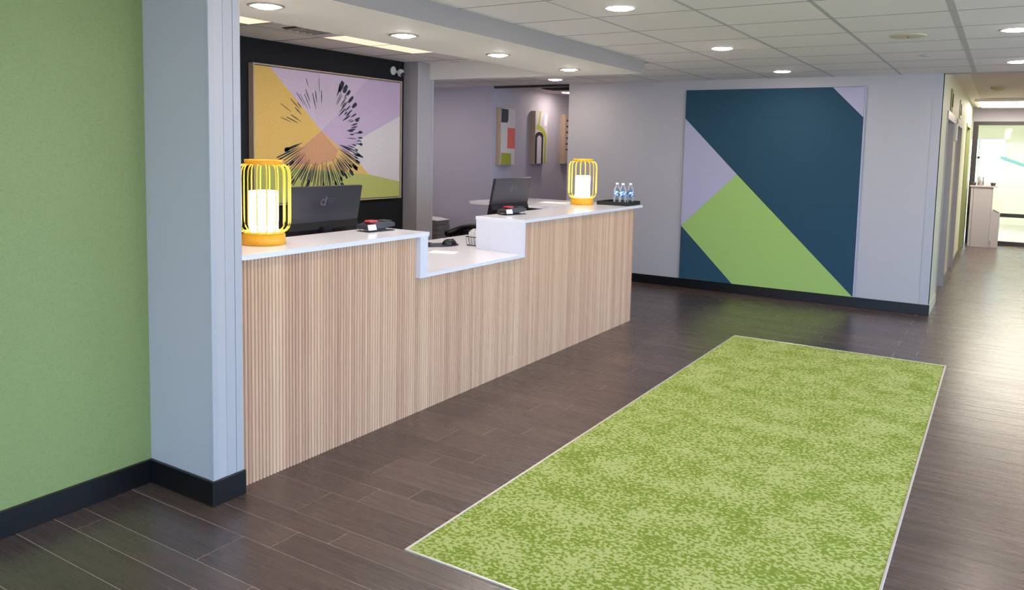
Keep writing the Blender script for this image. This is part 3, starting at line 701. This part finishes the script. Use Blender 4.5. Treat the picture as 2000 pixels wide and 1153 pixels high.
# black chair behind the low counter
ch = thing('office_chair', (-4.52, 6.38, -.0), 'black padded office chair pushed behind the low counter', 'chair')
bk_ = MB()
for q in range(9):
    y = -.27+.54*q/8; e_ = abs(q-4)/4
    bk_.tube([(-.02-.05*e_*e_, y, .52), (.0-.05*e_*e_, y, .66), (.01-.05*e_*e_, y, .80-.05*e_**3)], [.035, .04, .036], 8)
bk_.build('backrest', M['chair_black'], ch)
MB().tube([(.02-.05, -.29, .78), (.03, -.15, .825), (.035, 0, .835), (.03, .15, .825), (.02-.05, .29, .78)], .03, 8).build('top_rail', M['chair_black'], ch)
MB().prism(rounded(-.5, .0, -.25, .25, .08, 4), 'z', .42, .5).bevel(.015, 1).build('seat', M['chair_black'], ch)
MB().tube([(-.25, 0, .42), (-.25, 0, .08)], .03, 8).build('gas_lift', M['chrome'], ch)
for q in range(5):
    a = 2*PI*q/5; MB().tube([(-.25, 0, .09), (-.25+.28*math.cos(a), .28*math.sin(a), .06)], [.025, .018], 6).build('leg', M['black_plastic'], ch)
    MB().lathe([(0, 0), (.025, .005), (.028, .025), (.025, .045), (0, .05)], 10, (-.25+.28*math.cos(a), .28*math.sin(a))).build('caster', M['black_plastic'], ch)
# pile of papers by the back wall
pl = thing('paper_pile', (-6.72, 8.72, 0), 'pile of grey-brown papers with a white sheet on top, by the wall beyond the desk', 'papers')
zz = 0
for q in range(9):
    h_ = .068; dx_ = random.uniform(-.012, .012); rx = .16 if q > 4 else .13
    MB().box(-.16+dx_, -.16+2*rx+dx_, -.14, .14, zz, zz+h_-.004).build('bundle', M['brown_paper'], pl); zz += h_
MB().prism([(-.16, .612), (.02, .612), (.16, .606), (.16, .61), (.0, .632), (-.16, .636)], 'y', -.14, .14).build('top_sheet', M['paper'], pl)

# ------------------------------------------------------------------ large abstract art
AY0, AY1, AZ0, AZ1 = 4.535, 6.45, 1.085, 2.287; AX = -5.44
art = thing('framed_art', (-5.49, (AY0+AY1)/2, AZ0), 'large framed abstract art in gold, lilac and green on the black wall', 'art')
def A(u, v):     # u across 0..1, v down 0..1 -> local y, z
    return ((u-.5)*(AY1-AY0-.012), .006+(1-v)*(AZ1-AZ0-.012))
aw, ah = (AY1-AY0)/2, AZ1-AZ0
for b_ in ((-aw-.012, aw+.012, -.012, 0), (-aw-.012, aw+.012, ah, ah+.012), (-aw-.012, -aw, 0, ah), (aw, aw+.012, 0, ah)):
    MB().box(.0005, .06, *b_).build('frame', M['oak'], art)
MB().box(.0005, .03, -aw, aw, 0, ah).build('shadow_gap', M['vent_dark'], art)
MB().box(.0301, .046, -aw+.006, aw-.006, .006, ah-.006).build('canvas', simple('canvas_lilac', (196, 172, 196), .8, var=.03, scale=80), art)
fields = [('gold', (232, 190, 104), [(0, 0), (.09, 0), (.41, .45), (.14, .73), (0, .70)]),
          ('pale_lilac', (212, 190, 208), [(.09, 0), (.74, 0), (.41, .45)]),
          ('mauve', (202, 178, 202), [(.74, 0), (1, 0), (1, .29), (.70, .49), (.52, .60), (.41, .45)]),
          ('white', (220, 210, 207), [(.70, .49), (1, .29), (1, .87), (.75, .80), (.66, .68), (.60, .62)]),
          ('gold_wedge', (232, 190, 112), [(.52, .60), (.60, .62), (.66, .68), (.75, .80), (.40, .78), (.30, .72), (.14, .73), (.25, .62), (.47, .72)]),
          ('gold_base', (232, 190, 112), [(.41, .45), (.75, .80), (.40, .80), (.14, .745), (.14, .73)]),
          ('terracotta', (216, 160, 118), [(.41, .45), (.52, .60), (.50, .68), (.38, .72), (.22, .70), (.25, .615)]),
          ('olive', (192, 194, 106), [(0, .70), (.14, .73), (.40, .76), (.75, .80), (1, .87), (1, 1), (0, 1)])]
for i, (nm, rgb, pts) in enumerate(fields):
    MB().prism([A(*p) for p in pts][::-1], 'x', .0461, .0466+.0003*i).build('colour_field', simple('art_'+nm, rgb, .8, var=.05, scale=60), art)
ink = simple('art_ink', (46, 48, 62), .7)
pale = simple('art_pale_line', (222, 208, 214), .8)
inkm = MB(); cu, cv = .41, .485; asp = (AY1-AY0)/(AZ1-AZ0)
def stroke(mb, ang, ra, rb, w0, w1):
    ux, uy = math.cos(ang), math.sin(ang); nx, ny = -uy, ux
    P_ = lambda r, o: A(cu+(1.06*r*ux+o*nx)/asp, cv+(1.06*r*uy+o*ny))
    q = [P_(ra, -w0/2), P_(ra, w0/2), P_((ra+rb)/2, w1/2), P_(rb, w1/3), P_(rb, -w1/3), P_((ra+rb)/2, -w1/2)]
    if all(-aw+.01 < a_ < aw-.01 and .01 < b_ < ah-.01 for a_, b_ in q): mb.prism(q, 'x', .0492, .0496)
rnd = random.Random(3)
for q in range(54):        # dense lower fan
    a = math.radians(18+q*2.75+rnd.uniform(-.8, .8)); r0 = rnd.uniform(.19, .26); r1 = rnd.uniform(.36, .47)
    stroke(inkm, a, r0, r1, .002, rnd.uniform(.006, .014))
    if rnd.random() < .4: stroke(inkm, a, r1-.05, r1+rnd.uniform(.0, .02), .004, rnd.uniform(.01, .028))
for q in range(34):        # right side ticks
    a = math.radians(-62+q*2.6+rnd.uniform(-1, 1)); r1 = rnd.uniform(.3, .45)
    stroke(inkm, a, r1-rnd.uniform(.03, .12), r1, .003, rnd.uniform(.006, .016))
for a_, r_, l_, w_ in ((-62, .47, .09, .05), (-56, .47, .07, .04), (-50, .46, .05, .03), (-43, .45, .07, .03), (-35, .45, .06, .035), (-20, .43, .06, .018), (-5, .43, .04, .025), (8, .44, .04, .025), (20, .44, .05, .03), (34, .45, .06, .035), (42, .45, .06, .03), (60, .46, .05, .035), (66, .45, .04, .03), (96, .46, .06, .03), (104, .46, .05, .03), (112, .44, .06, .025)):
    stroke(inkm, math.radians(a_), r_-l_, r_, w_*.5, w_)
for q in range(16):        # upper left scratches
    a = math.radians(-165+q*5+rnd.uniform(-2, 2)); r1 = rnd.uniform(.3, .46); stroke(inkm, a, r1-rnd.uniform(.05, .14), r1, .002, rnd.uniform(.004, .009))
tag(inkm.build('ink_strokes', ink, art), kind='stuff')
plm = MB()
for q in range(26):
    a = math.radians(-112+q*2.7); r1 = rnd.uniform(.33, .47); stroke(plm, a, rnd.uniform(.1, .2), r1, .0015, .005)
tag(plm.build('pale_strokes', pale, art), kind='stuff')

# security camera
sc_ = thing('security_camera', (-5.49, 6.39, 2.385), 'small white security camera at the top corner of the black wall', 'camera')
MB().lathe([(0, 0), (.045, 0), (.045, .012), (.03, .02), (0, .02)], 20).xf(Matrix.Rotation(PI/2, 4, 'Y')).xf(Matrix.Translation((.0005, -.01, .02))).build('mount', M['white_plastic'], sc_)
MB().lathe([(0, -.042), (.025, -.034), (.042, 0), (.03, .03), (0, .042)], 18).xf(Matrix.Translation((.06, .045, 0))).build('housing', M['white_plastic'], sc_)
MB().lathe([(0, 0), (.024, 0), (.026, .012), (0, .016)], 16).xf(Matrix.Translation((.086, .04, -.018)) @ Matrix.Rotation(math.radians(110), 4, 'Y')).build('lens', M['black_plastic'], sc_)
MB().tube([(.01, -.01, .02), (.035, .02, .01), (.05, .04, 0)], .01, 8).build('arm', M['white_plastic'], sc_)
MB().tube([(.03, .05, .02), (.012, .08, .06), (.004, .12, .12)], .004, 6).build('cable', M['logo_grey'], sc_)

# ------------------------------------------------------------------ small canvases in the passage
def canvas(y0, y1, z0, z1, label, shapes, bgc=(214, 208, 208)):
    d = .08; t = thing('canvas_art', (-5.97, (y0+y1)/2, z0), label, 'art', 'canvases in the passage'); w = y1-y0; h = z1-z0
    MB().box(.0005, d-.002, -w/2, w/2, 0, h).build('wood_box', M['oak'], t)
    cface = MB().box(d-.002, d, -w/2+.006, w/2-.006, .006, h-.006).build('canvas_face', simple('canvas_ground', bgc, .8, var=.02), t)
    for i, (rgb, pts) in enumerate(shapes):
        MB().prism([((u-.5)*(w-.012), .006+(1-v)*(h-.012)) for u, v in pts][::-1], 'x', d+.0003, d+.0008+.0004*i).build('painted_shape', simple('canvas_paint', rgb, .7, var=.06), cface)
def arch(cx, cy, rx, ry, base, n=12): return [(cx-rx, base)]+[(cx-rx*math.cos(PI*q/n), cy-ry*math.sin(PI*q/n)) for q in range(n+1)]+[(cx+rx, base)]
canvas(9.1, 9.475, 1.39, 2.18, 'small canvas with navy, coral and olive blocks in the passage',
       [((52, 58, 72), [(0, .01), (.5, .02), (.5, .2), (.44, .255), (0, .255)]), ((224, 108, 98), [(.47, .34), (1, .35), (1, .715), (.45, .71)]), ((162, 164, 56), [(.04, .79), (.74, .8), (.75, 1), (.02, 1)])])
canvas(10.03, 10.4, 1.40, 2.18, 'small canvas with a black arch and lime curves in the passage',
       [((176, 184, 72), [(.34, 0), (.46, 0), (.32, .26), (.62, .3), (.9, .41), (.95, .5), (.9, 1), (.74, 1), (.78, .5), (.5, .38), (.08, .34), (.1, .26), (.24, .24)]),
        ((204, 190, 222), [(.76, 0), (.98, .02), (.96, .3), (.7, .3), (.5, .26), (.56, .12)]), ((232, 226, 234), [(.82, .02), (.98, .06), (.94, .26), (.72, .28), (.68, .2)]),
        ((40, 40, 52), arch(.33, .48, .33, .09, 1)), ((222, 214, 226), arch(.33, .53, .18, .07, 1))])
canvas(10.95, 11.32, 1.40, 2.17, 'third canvas with dark bars, half hidden by the mural wall',
       [((52, 50, 58), [(.1, .1+.12*q), (.7, .1+.12*q), (.7, .135+.12*q), (.1, .135+.12*q)]) for q in range(6)], (196, 172, 160))

# ------------------------------------------------------------------ felt mural
mu = thing('felt_mural', (-2.265, YW, .108), 'large geometric felt panel mural in navy, lime and lilac', 'mural')
MX, MZ = -2.265, .108
x0, x1, z0, z1 = -3.236, -1.295, .110, 2.345
MB().box(x0-.004-MX, x1+.012-MX, -.012, -.0005, z0-MZ, z1+.003-MZ).build('backing', M['backing'], mu)
MB().box(x1+.001-MX, x1+.016-MX, -.02, -.0121, z0-MZ, z1+.003-MZ).build('edge_strip', M['lilac'], mu)
xm, xk = -2.597, -1.612
regions = [('navy', [(x0, z1), (xk, z1), (x1, 2.026), (x1, z0), (x0, 2.018)]),
           ('lilac', [(x0, 2.018), (xm, 1.38), (x0, .745)]),
           ('lime', [(xm, 1.38), (x1, z0), (xm, z0), (x0, .745)]),
           ('navy', [(x0, .745), (xm, z0), (x0, z0)]),
           ('lilac', [(xk, z1), (x1, z1), (x1, 2.026)])]
def clip(pts, za, zb):
    def half(p, f):
        out = []
        for i in range(len(p)):
            a, b = p[i], p[(i+1) % len(p)]; fa, fb = f(a), f(b)
            if fa >= 0: out.append(a)
            if (fa > 0 > fb) or (fa < 0 < fb):
                t = fa/(fa-fb); out.append((a[0]+(b[0]-a[0])*t, a[1]+(b[1]-a[1])*t))
        return out
    p = half(pts, lambda q: q[1]-za)
    return half(p, lambda q: zb-q[1]) if p else []
def shrink(pts, d):
    c = [sum(p[i] for p in pts)/len(pts) for i in (0, 1)]
    ar = sum(pts[i][0]*pts[(i+1) % len(pts)][1]-pts[(i+1) % len(pts)][0]*pts[i][1] for i in range(len(pts)))/2
    if ar < 0: pts = pts[::-1]
    n = len(pts); L = []
    for i in range(n):
        a, b = Vector(pts[i]), Vector(pts[(i+1) % n]); e = (b-a)
        if e.length < 1e-4: continue
        e.normalize(); nn = Vector((-e.y, e.x)); L.append((a+nn*d, e))
    out = []
    for i in range(len(L)):
        (p, e), (q, f_) = L[i-1], L[i]; cr = e.x*f_.y-e.y*f_.x
        if abs(cr) < 1e-5: continue
        t = ((q.x-p.x)*f_.y-(q.y-p.y)*f_.x)/cr; out.append((p.x+e.x*t, p.y+e.y*t))
    return out
zs_ = [z0+(z1-z0)*i/7 for i in range(8)]
for col_, pts in regions:
    for a, b in zip(zs_, zs_[1:]):
        q = clip(pts, a, b)
        if len(q) < 3: continue
        ar = abs(sum(q[i][0]*q[(i+1) % len(q)][1]-q[(i+1) % len(q)][0]*q[i][1] for i in range(len(q)))/2)
        if ar < 1e-4: continue
        s = shrink(q, .0003)
        if len(s) < 3: continue
        MB().prism([(p[0]-MX, p[1]-MZ) for p in s], 'y', -.024, -.0121).build('felt_panel', M[col_], mu)

# ------------------------------------------------------------------ corridor end: stand, bin, coffee things
ks = thing('drinks_stand', (-.3, 16.95, 0), 'tall grey laminate stand at the corridor end', 'stand')
MB().box(-.2, -.16, -.2, .2, 0, 1.1).build('side_panel', M['kiosk'], ks)
MB().box(-.155, .13, -.2, .2, 0, 1.1).build('front_panel', M['kiosk'], ks)
MB().box(.132, .15, -.2, .2, 0, 1.1).build('side_panel', M['kiosk'], ks)
MB().box(-.22, .22, -.22, .22, 1.1, 1.125).build('top', M['kiosk'], ks)
bn = thing('waste_bin', (-.082, 16.95, 0), 'slim grey waste bin beside the grey stand', 'bin')
MB().prism([(-.06, 0), (.06, 0), (.065, .62), (-.065, .68)], 'y', -.14, .14).build('bin_body', M['kiosk'], bn)
MB().prism([(-.05, .676), (.055, .622), (.055, .632), (-.05, .69)], 'y', -.11, .11).build('bin_opening', M['vent_dark'], bn)
dsp = thing('dispenser', (-.36, 16.95, 1.125), 'steel drink dispenser on the grey stand', 'dispenser')
MB().lathe([(0, 0), (.05, 0), (.052, .01), (.05, .15), (.03, .165), (0, .17)], 18).build('tank', M['chrome'], dsp)
MB().tube([(.0, -.05, .04), (.0, -.08, .04), (0, -.08, .025)], .008, 6).build('tap', M['chrome'], dsp)
for dx_, lab in ((-.17, 'dark cup on the grey stand, at the wall side'), (.14, 'dark cup on the grey stand, by the free edge')):
    cu_ = thing('cup', (-.3+dx_, 16.9, 1.125), lab, 'cup', 'cups on the stand')
    MB().lathe([(0, .0), (.035, 0), (.042, .05), (.039, .05), (.033, .005), (0, .005)], 14).build('cup_body', M['dark_frame'], cu_)
    MB().lathe([(.043, .046), (.044, .05), (.04, .054), (0, .056)], 14).build('cup_lid', M['black_plastic'], cu_)
cb = thing('blue_chair', (.66, 21.0, 0), 'light blue chair in the bright room behind the glass', 'chair')
MB().prism(rounded(-.2, .2, -.2, .2, .05, 3), 'z', .42, .45).build('seat', M['blue_seat'], cb)
MB().prism(rounded(-.2, .2, .5, .85, .08, 3), 'y', .18, .21).build('backrest', M['blue_seat'], cb)
for a_ in (-.16, .16):
    for b_ in (-.16, .18): MB().tube([(a_, b_, .42 if b_ < 0 else .52), (a_*1.15, b_*1.15, 0)], .012, 6).build('leg', M['white_plastic'], cb)
